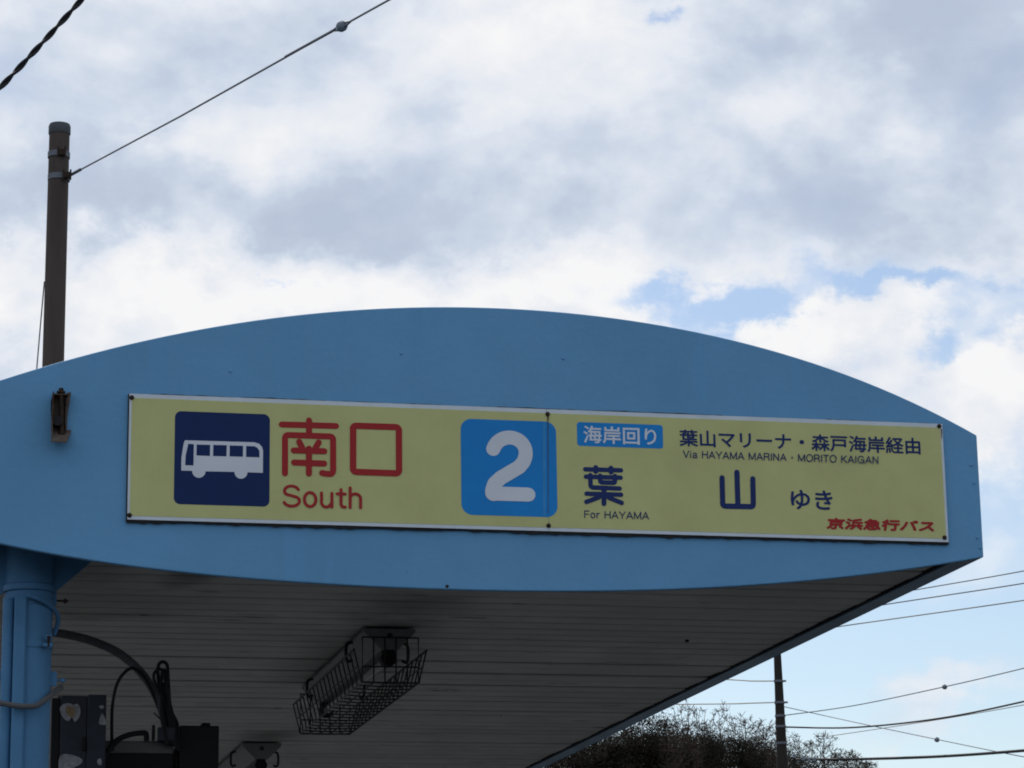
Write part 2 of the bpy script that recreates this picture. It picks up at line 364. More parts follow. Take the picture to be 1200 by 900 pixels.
# small fixings left in the soffit
for (px, py) in ((805, 750),):
    if py == 0: continue
    c = onZ(px, py, CZ); m = MB(); m.tube([c+Vector((0, 0, .002)), c+Vector((0, 0, -.006)), c+Vector((0, 0, -.009))], [.009, .008, .004], 8)
    m.build('rusty_screw', 'rusty_iron', canopy)

# ------------------------------------------------------------------ support column
CY = 8.90; CX = (onY(3.2, 780, CY).x+onY(60.2, 780, CY).x)/2; CR = (onY(60.2, 780, CY).x-onY(3.2, 780, CY).x)/2
col = thing('support_column', (CX, CY, .15), 'round blue steel column holding up the left end of the canopy', 'column')
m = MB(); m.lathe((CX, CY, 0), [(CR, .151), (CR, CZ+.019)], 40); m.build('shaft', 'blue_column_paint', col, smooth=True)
zc = lambda py, px=33: onY(px, py, CY-CR).z
m = MB(); m.lathe((CX, CY, 0), [(CR+.002, zc(691)), (CR+.007, zc(691)+.004), (CR+.007, zc(683)), (CR+.001, zc(683)+.004)], 40)
m.build('collar_band', 'blue_column_paint', col, smooth=True, label='chipped blue collar band with rust specks')
m = MB(); ga = onY(104, 656, CY); gb = onY(66, 692, CY)
m.prism([(CX+CR*.9, gb.z), (gb.x+.003, gb.z), (ga.x+.01, ga.z-.005), (ga.x+.02, CZ-.003), (CX+CR*.9, CZ-.003)], CY-.006, CY+.006)
m.build('gusset_plate', 'blue_column_paint', col)
m = MB(); m.prism([(CX-CR*.9, gb.z), (CX-CR-.01, gb.z), (CX-CR-.11, ga.z), (CX-CR-.12, CZ-.003), (CX-CR*.9, CZ-.003)], CY-.006, CY+.006)
m.build('gusset_plate', 'blue_column_paint', col)
# downpipe
dx0, dx1 = onY(15.5, 760, CY-CR).x, onY(30.5, 760, CY-CR).x; dm = (dx0+dx1)/2; dr = (dx1-dx0)/2
m = MB(); zt = zc(702)
pr = [(dx0, CY-CR+.02), (dx0, CY-CR-.012), (dx0+.006, CY-CR-.02), (dx1-.006, CY-CR-.02), (dx1, CY-CR-.012), (dx1, CY-CR+.03)]
vs = [(a, b, .151) for a, b in pr]+[(a, b, zt) for a, b in pr]
m.add(vs, [tuple(range(6)), tuple(reversed(range(6, 12)))]+[(i, i+6, (i+1) % 6+6, (i+1) % 6) for i in range(6)]); m.build('cable_cover', 'blue_column_paint', col)
m = MB(); m.tube([(onY(9, 760, CY-CR).x, CY-CR*.75, .151), (onY(9, 760, CY-CR).x, CY-CR*.75, zc(700))], .018, 14)
m.build('pipe', 'blue_column_paint', col, smooth=True)
for py, h in ((753, .012), (703, .010)):
    z = zc(py); m = MB(); m.lathe((CX, CY, 0), [(CR+.001, z-h), (CR+.003, z-h), (CR+.003, z+h), (CR+.001, z+h)], 40)
    m.build('strap', 'blue_column_paint', col, smooth=True)
# clamp ears and bolts
def ear(px0, px1, py0, py1, boltx, bolty, yy):
    a, b = onY(px0, py1, yy), onY(px1, py0, yy)
    m = MB(); m.box((a.x, yy-.004, a.z), (b.x, yy+.004, b.z)); q = m.build('clamp_ear', 'blue_column_paint', col)
    if boltx:
        c, d = onY(px1, bolty, yy), onY(boltx, bolty+.5, yy)
        m = MB(); m.tube([c-Vector((.01, 0, 0)), d], .0035, 8); m.tube([d-Vector((.014, 0, 0)), d-Vector((.006, 0, 0))], .008, 6)
        m.build('bolt', 'rusty_iron' if bolty < 750 else 'blue_column_paint', q, loc=tuple(c))
ear(60.5, 66.5, 693, 710, 80, 704, CY); ear(59, 66.5, 787, 804, 77, 797, CY)
ear(53, 61, 744.5, 749, 0, 0, CY-CR-.004); ear(50, 61, 754, 757.5, 0, 0, CY-CR-.004); ear(-10, 3.5, 690, 696, 0, 0, CY); ear(-12, 6, 786, 797, 0, 0, CY-.03)
m = MB(); c = onY(57, 751, CY-CR-.005); m.tube([c+Vector((0, 0, .016)), c-Vector((0, 0, .018))], .0045, 8); m.tube([c+Vector((0, 0, .008)), c+Vector((0, 0, .014))], .009, 6); m.build('bolt', 'rusty_iron', col)
def cable(name, pts, r, mt, label, cat='cable', n=8, group=None, sub=10):
    P = smooth_path(pts, sub); o = MB().tube(P, r, n).build(name, mt, smooth=True, loc=tuple(P[0])); o['label'] = label; o['category'] = cat
    if group: o['group'] = group
    return o
YC = CY-CR-.01
cable('cable', [onY(32, 698, YC), onY(36, 698.5, YC-.006), onY(46, 702, YC-.004), onY(57, 709, YC+.03), onY(65, 716, CY-.02), onY(68, 724, CY), onY(67, 733, CY+.02), onY(63, 744, CY+.03)],
      .0078, 'blue_column_paint', 'blue painted cable curling out of the top of the column\'s cable cover')
cable('cable', [onY(-30, 822, YC-.03), onY(0, 824, YC-.03), onY(20, 827, YC-.035), onY(40, 827.5, YC-.02), onY(50, 822, YC+.0), onY(58, 816, YC+.03), onY(66, 809, CY-.01), onY(72, 806, CY+.04)],
      .0088, 'grey_conduit', 'grey cable sagging in front of the blue column')

# ------------------------------------------------------------------ route sign
SY = 8.586                                      # face of the enamel board
def S(px, py): p = onY(px, py, SY); return (p.x, p.z)
sx0, sz1 = S(151.5, 461); sx1, sz0 = S(1108, 633.5); 
sx0 = (S(152, 461)[0]+S(149, 609)[0])/2; sx1 = (S(1105, 497)[0]+S(1111, 635)[0])/2
sz1 = (S(152, 461)[1]+S(1105, 497)[1])/2; sz0 = (S(149, 609)[1]+S(1111, 635)[1])/2
sign = thing('route_sign', ((sx0+sx1)/2, 8.59, sz0), 'long yellow bus stop sign with bus pictogram and number 2 on canopy front', 'sign')
seam = S(642, 550)[0]
def rect(a, b, c, d): return [(a, c), (b, c), (b, d), (a, d)]
for a, b in ((sx0, seam-.0006), (seam+.0006, sx1)):
    m = MB(); m.prism(rect(a, b, sz0, sz1), SY, SY+.004); m.build('board_panel', 'white_enamel', sign)
for a, b in ((sx0+.0075, seam-.0006), (seam+.0006, sx1-.0085)):
    m = MB(); m.prism(rect(a, b, sz0+.0115, sz1-.0135), SY-.0008, SY-.0002); m.build('yellow_field', 'yellow_enamel', sign)
# ragged dark strips round the board: sealant and grime with gap shadow painted in
rg = random.Random(5)
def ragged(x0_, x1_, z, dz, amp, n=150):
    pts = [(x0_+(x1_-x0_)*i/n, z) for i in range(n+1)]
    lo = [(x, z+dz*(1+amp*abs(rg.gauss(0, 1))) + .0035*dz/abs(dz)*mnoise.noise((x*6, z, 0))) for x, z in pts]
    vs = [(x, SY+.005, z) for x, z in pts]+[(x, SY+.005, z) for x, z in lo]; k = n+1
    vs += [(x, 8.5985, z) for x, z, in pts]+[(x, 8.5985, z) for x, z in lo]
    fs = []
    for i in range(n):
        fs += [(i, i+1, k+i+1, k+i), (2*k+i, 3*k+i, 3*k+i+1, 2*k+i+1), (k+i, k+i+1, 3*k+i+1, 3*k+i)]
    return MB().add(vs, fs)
ragged(sx0-.002, sx1+.002, sz0+.01, -.0155, .12).build('sealant_shadow_strip', 'sealant_shadow_grime', sign)
ragged(sx0, sx1, sz1-.01, .0112, .10).build('sealant_shadow_strip', 'sealant_shadow_grime', sign)
m = MB(); m.box((sx0-.0035, SY+.0052, sz0-.004), (sx0+.01, 8.598, sz1)); m.build('sealant_shadow_strip', 'sealant_shadow_grime', sign)
def rrect(x0_, x1_, z0_, z1_, r, k=6):
    pts = []
    for cx, cz, a0 in ((x1_-r, z0_+r, -90), (x1_-r, z1_-r, 0), (x0_+r, z1_-r, 90), (x0_+r, z0_+r, 180)):
        pts += [(cx+r*math.cos(math.radians(a0+90*j/k)), cz+r*math.sin(math.radians(a0+90*j/k))) for j in range(k+1)]
    return pts
def plate(name, pts, lvl, mt, parent, **t): return MB().prism(pts, SY-.0008-lvl*.0005, SY-.0008-lvl*.0005+.0003).build(name, mt, parent, **t)
def box4(tl, tr, br, bl):
    a = [S(*q) for q in (tl, tr, br, bl)]; return ((a[0][0]+a[3][0])/2, (a[1][0]+a[2][0])/2, (a[2][1]+a[3][1])/2, (a[0][1]+a[1][1])/2)
b = box4((204.4, 482), (316, 485.3), (316, 593.4), (204.2, 591.3)); busq = plate('pictogram_square', rrect(*b, .020), 1, 'navy_print', sign)
Z1 = lambda x, y: S(140+x/4.6154, 450+y/4.6154)
bus = [(355, 305), (730, 316), (755, 324), (770, 340), (776, 360), (775, 481), (692, 478)]
bus += [(657+35*math.cos(t), 478+35*math.sin(t)) for t in [math.pi*(.03+.94*i/12) for i in range(13)]]
bus += [(622, 476), (466, 473)] + [(429+36*math.cos(t), 472+36*math.sin(t)) for t in [math.pi*(.03+.94*i/12) for i in range(13)]] + [(392, 470), (334, 469), (335, 400), (345, 335), (350, 312)]
bp = plate('bus_pictogram', [Z1(*q) for q in bus][::-1], 2, 'white_print', busq)
for wq in ([(372, 324), (402, 326), (400, 441), (355, 440), (358, 385)], [(417, 328), (490, 330), (489, 390), (416, 387)], [(507, 330), (580, 332), (578, 392), (506, 390)],
           [(596, 333), (668, 335), (667, 394), (595, 392)], [(685, 336), (728, 337), (745, 345), (756, 362), (757, 397), (684, 395)]):
    plate('bus_window', [Z1(*q) for q in wq][::-1], 3, 'navy_print', bp)
b = box4((539.3, 490.5), (651.5, 494.5), (653.2, 606), (541, 603.5)); tile = plate('number_tile', rrect(*b, .036), 1, 'tile_blue_print', sign)
b = box4((676, 494.7), (776.3, 498), (777.2, 525.8), (676.2, 522.5)); rtile = plate('route_tile', rrect(*b, .010), 1, 'tile_blue_print', sign)

def strokes(name, lines, rad, mt, parent, lvl=2, cv=None):
    """rounded strokes, each at its own hair of depth; lines are lists of pixel points"""
    m = MB(); lv = 0
    for ln in lines:
        r = rad
        if isinstance(ln, tuple): r, ln = ln
        P = [S(*q) for q in ln]; r = r/FPX*8.9
        for a, b in zip(P[:-1], P[1:]):         # every piece of a stroke is a small lozenge with round ends
            t = math.atan2(b[1]-a[1], b[0]-a[0]); y0 = SY-.0008-lvl*.0005-lv*.00002; lv += 1
            K = 7; pts = [(b[0]+r*math.cos(t-math.pi/2+math.pi*k/K), b[1]+r*math.sin(t-math.pi/2+math.pi*k/K)) for k in range(K+1)]
            pts += [(a[0]+r*math.cos(t+math.pi/2+math.pi*k/K), a[1]+r*math.sin(t+math.pi/2+math.pi*k/K)) for k in range(K+1)]
            m.add([(x, y0, z) for x, z in pts], [tuple(range(2*K+2))])
    return m.build(name, mt, parent)
def arcp(cx, cy, r, a0, a1, n=8, ry=None): return [(cx+r*math.cos(math.radians(a0+(a1-a0)*i/n)), cy+(ry or r)*math.sin(math.radians(a0+(a1-a0)*i/n))) for i in range(n+1)]
def loc_(sc_, ox, oy): return lambda pts: [(ox+x/sc_, oy+y/sc_) for x, y in pts]
q = loc_(7.2, 320, 480)
nan = [q([(73, 126), (530, 139)]), q([(303, 92), (303, 215)]),
       q([(100, 538)]+[(100, 245)]+arcp(128, 243, 28, 180, 270, 5)+[(475, 227)]+arcp(478, 255, 28, 270, 360, 5)+[(506, 508)]+arcp(478, 516, 28, 0, 90, 5)+[(440, 541), (414, 535)]),
       q([(220, 272), (248, 330)]), q([(384, 278), (352, 335)]), q([(175, 345), (432, 352)]), q([(177, 447), (430, 456)]), q([(302, 330), (302, 540)])]
strokes('kanji_minami', nan, 3.6, 'red_print', sign)
sq = q([(675, 164)]+arcp(700, 165, 28, 180, 270, 5)[1:]+[(1030, 148)]+arcp(1035, 175, 26, 270, 360, 5)+[(1062, 500)]+arcp(1035, 510, 28, 0, 90, 5)+[(700, 526)]+arcp(702, 498, 28, 90, 180, 5)); sq = sq+[sq[0]]
strokes('kanji_guchi', [sq], 3.8, 'red_print', sign)
q = loc_(4.2857, 400, 450)
two = q([(762, 327)]+arcp(843, 347, 83, 197, 360, 12, 78)+[(924, 365), (914, 392), (892, 418), (800, 472), (768, 502), (757, 535), (757, 546)]+arcp(762, 548, 5, 180, 90, 2)+[(775, 551), (939, 556)])
strokes('digit_two', [two], 8.5, 'white_print', tile, 2)
q = loc_(10, 670, 535)
ha = [q([(157, 150), (575, 162)]), q([(165, 237), (573, 248)]), (3.1, q([(281, 130), (281, 175)])), (3.1, q([(458, 137), (458, 182)])),
      q([(217, 218), (219, 340), (228, 355), (245, 363), (560, 376)]), q([(332, 225), (332, 285), (338, 298), (350, 304), (490, 308), (502, 303), (504, 290), (504, 228)]),
      q([(172, 436), (577, 448)]), (3.0, q([(376, 380), (376, 552)])), q([(360, 450), (300, 485), (170, 532)]), q([(392, 455), (450, 490), (585, 544)])]
strokes('kanji_ha', ha, 2.75, 'lettering_blue_print', sign)
q = loc_(5, 650, 470)
strokes('kanji_yama', [q([(980, 450), (984, 605), (990, 613), (1000, 616), (1150, 619), (1160, 615), (1163, 605), (1160, 456)]), q([(1067, 418), (1073, 612)])], 3.3, 'lettering_blue_print', sign)

def text(name, body, l, r_, tl, bl, tr, br, mt, parent, lvl=2, fat=0.0, shear=0.0, nosp=1.0):
    cu = bpy.data.curves.new(name, 'FONT'); cu.body = body; cu.size = 1; cu.shear = shear; cu.space_character = nosp; cu.resolution_u = 3
    o = bpy.data.objects.new('tmp', cu); COL.objects.link(o); bpy.context.view_layer.update()
    dg = bpy.context.evaluated_depsgraph_get(); me = bpy.data.meshes.new_from_object(o.evaluated_get(dg))
    bpy.data.objects.remove(o)
    P = [v.co.copy() for v in me.vertices]; F_ = [tuple(p.vertices) for p in me.polygons]; bpy.data.meshes.remove(me)
    if not P: print('EMPTY TEXT', name); return
    x0_ = min(p.x for p in P); x1_ = max(p.x for p in P); y0_ = min(p.y for p in P); y1_ = max(p.y for p in P)
    X0 = (S(l, tl)[0]+S(l, bl)[0])/2; X1 = (S(r_, tr)[0]+S(r_, br)[0])/2; Z1_ = (S(l, tl)[1]+S(r_, tr)[1])/2; Z0_ = (S(l, bl)[1]+S(r_, br)[1])/2
    yy = SY-.0008-lvl*.0005
    m = MB(); g_ = fat/FPX*8.9                 # bolder letters are the same outline laid down again a hair to each side
    for k in range(9 if fat else 1):
        ox, oz = (0, 0) if k == 0 else (g_*math.cos(math.pi*k/4), g_*math.sin(math.pi*k/4))
        m.add([(X0+g_+(p.x-x0_)/(x1_-x0_)*(X1-X0-2*g_)+ox, yy-k*.00003, Z0_+g_+(p.y-y0_)/(y1_-y0_)*(Z1_-Z0_-2*g_)+oz) for p in P], F_)
    return m.build(name, mt, parent)
# single-stroke letters on a 0..1 high, y-down box
CA = lambda cx, cy, rx, ry, a0, a1, n=8: [(cx+rx*math.cos(math.radians(a0+(a1-a0)*i/n)), cy+ry*math.sin(math.radians(a0+(a1-a0)*i/n))) for i in range(n+1)]
GL = {'H': (.72, [[(.06, 0), (.06, 1)], [(.66, 0), (.66, 1)], [(.06, .47), (.66, .47)]]),
 'A': (.74, [[(.02, 1), (.37, 0), (.72, 1)], [(.14, .68), (.60, .68)]]), 'Y': (.72, [[(.02, 0), (.36, .56), (.70, 0)], [(.36, .56), (.36, 1)]]),
 'M': (.86, [[(.06, 1), (.06, 0), (.43, .95), (.80, 0), (.80, 1)]]), 'R': (.72, [[(.06, 1), (.06, 0), (.42, 0)]+CA(.42, .25, .22, .25, -90, 90)+[(.06, .5)], [(.42, .5), (.56, .56), (.62, .72), (.66, 1)]]),
 'I': (.18, [[(.09, 0), (.09, 1)]]), 'N': (.74, [[(.06, 1), (.06, 0), (.66, 1), (.66, 0)]]), 'O': (.84, [CA(.42, .5, .38, .52, 0, 360, 18)]),
 'T': (.64, [[(.02, 0), (.62, 0)], [(.32, 0), (.32, 1)]]), 'K': (.70, [[(.06, 0), (.06, 1)], [(.64, 0), (.06, .6)], [(.26, .42), (.66, 1)]]),
 'G': (.84, [CA(.42, .5, .37, .52, -35, -325, 16)[:-1]+[(.76, .78), (.76, .54), (.45, .54)], [(.77, .60), (.78, 1)]]), 'V': (.70, [[(.02, 0), (.35, 1), (.68, 0)]]),
 'F': (.60, [[(.06, 1), (.06, 0), (.56, 0)], [(.06, .47), (.50, .47)]]), 'i': (.20, [[(.09, .30), (.09, 1)], [(.09, .0), (.09, .03)]]),
 'a': (.58, [[(.07, .46)]+CA(.27, .46, .20, .18, 180, 360, 7)+[(.47, .90), (.53, 1)], [(.47, .60), (.20, .66)]+CA(.21, .83, .17, .18, 270, 90, 6)+[(.36, .97), (.47, .84)]]),
 'o': (.58, [CA(.28, .65, .235, .36, 0, 360, 16)]), 'r': (.36, [[(.06, .30), (.06, 1)], [(.06, .55), (.14, .36), (.34, .31)]]),
 'u': (.58, [[(.06, .30), (.06, .78)]+CA(.25, .78, .19, .23, 180, 60, 6)+[(.48, .80)], [(.48, .30), (.48, 1)]]),
 't': (.38, [[(.17, .10), (.17, .85), (.22, .97), (.34, .99)], [(.01, .32), (.34, .32)]]), 'h': (.58, [[(.06, 0), (.06, 1)], [(.06, .52)]+CA(.27, .53, .21, .23, 200, 360, 8)+[(.48, 1)]]),
 'S': (.72, [CA(.35, .25, .29, .26, -20, -200, 10)+[(.14, .42), (.35, .48), (.56, .55)]+CA(.35, .74, .32, .27, -35, 160, 12)]),
 '·': (.30, [[(.10, .46), (.18, .46), (.18, .58), (.10, .58), (.10, .5), (.18, .52)]]), ' ': (.32, [])}
def latin(name, body, l, r_, tl, bl, tr, br, rad, mt, parent, gapk=.10):
    """pixel box: cap tops run from row tl (left) to tr (right), baselines from bl to br"""
    W_ = sum(GL[c][0]+gapk for c in body)-gapk; k = 0; cur = 0; lines = []
    for c in body:
        for ln in GL[c][1]:
            out = []
            for x, y in ln:
                u = (cur+x)/W_; px = l+(r_-l)*u; t_, b__ = tl+(tr-tl)*u+rad, bl+(br-bl)*u-rad
                out.append((px, t_+(b__-t_)*y))
            lines.append(out)
        cur += GL[c][0]+gapk
    return strokes(name, lines, rad, mt, parent)
latin('south_lettering', 'South', 331.5, 425.3, 567.8, 594.5, 570.5, 597, 1.78, 'red_print', sign)
text('coast_route_lettering', '海岸回り', 683.5, 769, 498.5, 519, 502, 522.5, 'white_print', rtile, fat=.38)
latin('hayama_lettering', 'For HAYAMA', 684.5, 760, 598.2, 607.2, 600, 609, .58, 'lettering_blue_print', sign, .13)
text('marina_lettering', '葉山マリーナ・森戸海岸経由', 796, 1078.3, 503.2, 523.2, 513.3, 532.5, 'lettering_blue_print', sign, fat=.42)
latin('via_lettering', 'Via HAYAMA MARINA · MORITO KAIGAN', 800.5, 1029, 527.8, 536.7, 535, 543.9, .6, 'lettering_blue_print', sign, .13)
text('bound_for_lettering', 'ゆき', 926.6, 975.5, 573.8, 597, 575.2, 598, 'lettering_blue_print', sign, fat=.55)
text('bus_company_logo', '京浜急行バス', 968, 1094.5, 606.3, 620.2, 610.2, 623.8, 'red_print', sign, fat=.85, shear=.12)
# rust run under the upper middle bolt, and the faded strip beside it
def strip(px, w0, w1, y0_, y1_, mt, lvl, nm):
    a, b_ = S(px, y0_), S(px+.3, y1_); s0, s1 = w0/FPX*8.9/2, w1/FPX*8.9/2
    return plate(nm, [(b_[0]-s1, b_[1]), (b_[0]+s1, b_[1]), (a[0]+s0, a[1]), (a[0]-s0, a[1])], lvl, mt, sign)
strip(642, .9, .5, 488, 602, 'rust_stain', 3.2, 'rust_run'); strip(642, 2.2, .6, 487, 495, 'rust_stain', 3.5, 'rust_run')
strip(637.5, 3.2, 3.2, 494.8, 604.6, 'faded_blue_print', 1.6, 'faded_strip')
strip(1103.2, 1.6, .5, 503, 514, 'rust_stain', 1.6, 'rust_run')
for px, py in ((154.5, 466), (151.8, 603.8), (641.7, 485.3), (642.8, 616), (1100.5, 499.5), (1106.8, 630)):
    x, z = S(px, py); m = MB(); r = .0078
    m.tube([(x, SY-.0006, z), (x, SY-.003, z), (x, SY-.0055, z), (x, SY-.0065, z)], [r, r*.97, r*.7, r*.3], 12); m.build('bolt', 'rusty_iron', sign, smooth=True)

# ------------------------------------------------------------------ lamp bracket stub left on the fascia
q = loc_(9, 40, 440); Bp = lambda x, y, Y: onY(*q([(x, y)])[0], Y)
base = Bp(275, 450, FY)
br = thing('lamp_bracket_stub', tuple(base), 'rusty steel channel bracket bolted to the blue fascia left of the sign', 'bracket')
def sheet(pts_back, pts_front, name, mt, th=Vector((.002, 0, 0))):
    m = MB(); A = [Vector(p) for p in pts_back]+[Vector(p) for p in reversed(pts_front)]
    k = len(A); m.add(A+[a+th for a in A], [tuple(range(k)), tuple(reversed(range(k, 2*k)))]+[(i, i+k, (i+1) % k+k, (i+1) % k) for i in range(k)])
    return m.build(name, mt, br)
m = MB(); a = Bp(200, 195, FY); b_ = Bp(345, 640, FY); m.box((a.x, FY-.003, b_.z), (b_.x, FY-.0005, a.z)); m.build('back_plate', 'rusty_bracket_steel', br)
d_ = .055
sheet([Bp(200, 195, FY-.004), Bp(178, 300, FY-.004), Bp(185, 480, FY-.004), Bp(195, 650, FY-.004)], [Bp(198, 168, FY-d_), Bp(176, 290, FY-d_), Bp(178, 480, FY-d_), Bp(178, 705, FY-d_)], 'channel_side', 'rusty_bracket_steel', Vector((.004, 0, 0)))
sheet([Bp(335, 195, FY-.004), Bp(330, 300, FY-.004), Bp(325, 480, FY-.004), Bp(325, 600, FY-.004)], [Bp(390, 175, FY-.03), Bp(365, 290, FY-.03), Bp(345, 400, FY-.02), Bp(345, 590, FY-.02)], 'channel_side', 'rusty_bracket_steel', Vector((-.004, 0, 0)))
sheet([Bp(200, 190, FY-.004), Bp(385, 190, FY-.004)], [Bp(200, 195, FY-.03), Bp(385, 195, FY-.03)], 'top_flange', 'rusty_bracket_steel', Vector((0, 0, -.003)))
sheet([Bp(215, 580, FY-.004), Bp(390, 588, FY-.004)], [Bp(180, 700, FY-.06), Bp(345, 708, FY-.06)], 'bottom_flange', 'rusty_bracket_steel', Vector((0, 0, .004)))
m = MB(); a = Bp(285, 135, FY-.02); b_ = Bp(285, 600, FY-.02); c = Bp(290, 690, FY-.02)
m.tube([a, c], .0075, 10); m.tube([Bp(283, 165, FY-.02), Bp(283, 186, FY-.02)], .0135, 6); m.tube([Bp(290, 600, FY-.02), Bp(290, 630, FY-.02)], .0135, 6)
m.build('bolt_rod', 'rusty_iron', br)
m = MB(); c = Bp(238, 500, FY-.006); m.tube([c+Vector((0, .004, 0)), c-Vector((0, .03, 0))], .0155, 14); m.build('cable_grommet', 'black_cable', br, smooth=True)

# ------------------------------------------------------------------ caged fluorescent lamps under the soffit
def lamp(y0_, y1_, xc, label, guard=True):
    root = thing('soffit_lamp', (xc, y0_, CZ), label, 'light fixture', 'fluorescent lamps under the soffit')
    Zt = CZ-.009; wt, wb, h = .098, .032, .078; h0 = .012
    prof = [(-wt, 0), (-wt, -h0), (-wb, -h), (wb, -h), (wt, -h0), (wt, 0)]
    m = MB(); m.prism([(xc+a, Zt+b-.001) for a, b in prof], y0_+.004, y1_-.004); m.build('reflector', 'fixture_enamel', root)
    for yy, s in ((y0_, 1), (y1_-.0035, 1)):
        m = MB(); m.prism([(xc+a*1.02, Zt+b*1.02-.001) for a, b in prof], yy, yy+.0035); e = m.build('end_plate', 'fixture_enamel', root)
        m = MB(); m.tube([(xc, yy-.001, Zt-.028), (xc, yy-.004, Zt-.028)], .011, 10); m.build('knockout', 'dark_cabinet', e)
    zt_ = Zt-h-.034
    for yy in (y0_+.01, y1_-.07):
        m = MB(); m.tube([(xc, yy, zt_), (xc, yy+.055, zt_)], .030, 16); m.box((xc-.022, yy+.004, zt_), (xc+.022, yy+.05, Zt-h+.001)); m.build('lamp_socket', 'black_cable', root, smooth=True)
    m = MB(); m.tube([(xc, y0_+.05, zt_), (xc, y1_-.05, zt_)], .019, 14); m.build('fluorescent_tube', 'fluorescent_glass', root, smooth=True)
    for yy in (y0_+.28, y1_-.30):
        for s in (-1, 1):
            m = MB(); xx = xc+s*(wt+.012)
            m.tube(smooth_path([(xc+s*(wt-.02), yy, Zt-.012), (xx, yy, Zt-.014), (xx+s*.012, yy, Zt-.03), (xx+s*.012, yy, Zt-.075), (xx+s*.002, yy, Zt-.088), (xx-s*.012, yy, Zt-.080)], 5), .006, 8)
            m.build('guard_hook', 'guard_wire', root, smooth=True)
    if guard:
        g = MB(); r = .0034; zb = 1.462+EYE; ztop = zb+.125; a0, a1 = y0_-.01, y1_-.01
        xb, xtp = .108, .140; cxx = xc
        # long wires, side panels and floor
        for t in (0, .5, 1):
            for s in (-1, 1):
                X = cxx+s*(xb+(xtp-xb)*t); g.tube([(X, a0, zb+.125*t), (X, a1, zb+.125*t)], r*(1.5 if t == 1 else 1), 5)
        for i in range(1, 5): X = cxx-xb+2*xb*i/5; g.tube([(X, a0, zb), (X, a1, zb)], r, 5)
        nn = 17
        for i in range(nn+1):
            y = a0+(a1-a0)*i/nn
            g.tube(smooth_path([(cxx-xtp, y, ztop), (cxx-xb-.006, y, zb+.022), (cxx-xb+.014, y, zb+.001), (cxx+xb-.014, y, zb+.001), (cxx+xb+.006, y, zb+.022), (cxx+xtp, y, ztop)], 3), r*.9, 5)
        g.build('wire_guard', 'guard_wire', root)
        for yy in (a0-.004, a1+.004):
            g = MB()
            zz_ = zb+.172
            g.tube([(cxx-xb, yy, zb), (cxx-xb, yy, zz_), (cxx+xb, yy, zz_), (cxx+xb, yy, zb)], r*1.3, 5, closed=True)
            for i in range(1, 5): X = cxx-xb+2*xb*i/5; g.tube([(X, yy, zb), (X, yy, zz_)], r, 5)
            g.tube([(cxx-xb, yy, zb+.06), (cxx+xb, yy, zb+.06)], r, 5)
            g.build('guard_end_frame', 'guard_wire', root)
    return root
lamp(10.37, 11.98, 1.853, 'fluorescent lamp in a black wire guard under the soffit, the nearer of the two')
lamp(14.09, 15.70, 1.856, 'fluorescent lamp without a wire guard further back under the soffit', False)

# ------------------------------------------------------------------ cabinets and cables beside the column
YE = 9.75
def boxobj(root, name, px0, px1, py0, py1, Y, depth, mt, **t):
    rr = min(py1, 880); rr2 = max(py0, rr-40); a, b = onY(px0, rr, Y), onY(px1, rr2, Y); m = MB(); m.box((a.x, Y, onY(px0, py1, Y).z), (b.x, Y+depth, onY(px1, py0, Y).z)); o = m.build(name, mt, root, **t)
    bv = o.modifiers.new('soft_edge', 'BEVEL'); bv.width = .005; bv.segments = 2; return o
def blob(root, name, pts, Y, mt):
    m = MB(); P = smooth_path([(*q_, 0) for q_ in pts], 4, True); m.prism([(onY(p.x, p.y, Y).x, onY(p.x, p.y, Y).z) for p in P][::-1], Y-.0022, Y-.0006); return m.build(name, mt, root)
p0 = onY(82, 900, YE)
cab = thing('control_cabinet', (p0.x, YE, p0.z-.6), 'dark navy equipment cabinet with torn pale stickers beside the blue column', 'cabinet')
boxobj(cab, 'door', 70, 102.5, 815.5, 1075, YE-.01, .04, 'dark_cabinet'); boxobj(cab, 'body', 66, 124.5, 816.5, 1075, YE+.031, .16, 'dark_cabinet')
boxobj(cab, 'side_door', 101.5, 124.5, 814, 1075, YE-.016, .045, 'dark_cabinet')
boxobj(cab, 'hinge_side', 59, 70.8, 818, 1070, YE-.004, .05, 'black_cabinet')
boxobj(cab, 'handle', 96, 101, 863, 880, YE-.022, .012, 'black_cabinet')
YD = YE-.011
st = blob(cab, 'sticker', [(70, 832), (73, 826), (80, 824), (86, 826), (91, 825), (94, 831), (93, 840), (88, 846), (84, 841), (80, 845), (74, 841)], YD, 'sticker_white')
blob(st, 'sticker_centre', [(78, 828), (86, 829), (88, 835), (85, 841), (80, 838), (77, 833)], YD-.003, 'sticker_tan')
blob(cab, 'sticker', [(69, 890), (74, 884), (86, 885), (96, 890), (95, 895), (88, 899), (80, 905), (70, 904)], YD, 'sticker_white')
YD2 = YE-.017
blob(cab, 'sticker', [(116, 846), (119, 836), (123, 842), (123.8, 849), (117, 849)], YD2, 'sticker_white')
blob(cab, 'sticker', [(116, 828), (120, 826.5), (122, 829), (119, 831)], YD2, 'sticker_white')
blob(cab, 'sticker', [(114, 891), (118, 889), (119, 896), (115, 896)], YD2, 'sticker_white')
YF = YE+.15
p0 = onY(160, 900, YF); mb_ = thing('display_unit', (p0.x, YF, p0.z-.5), 'black display unit with a dull grey lid under the cable bundle', 'display')
boxobj(mb_, 'body', 121, 203.5, 882.5, 1060, YF, .3, 'black_cabinet'); boxobj(mb_, 'lid', 122, 203.5, 868.5, 882.2, YF-.004, .3, 'grey_cabinet_lid')
boxobj(mb_, 'mounting_bar', 207, 211.5, 884, 1060, YF+.05, .03, 'fixture_enamel')
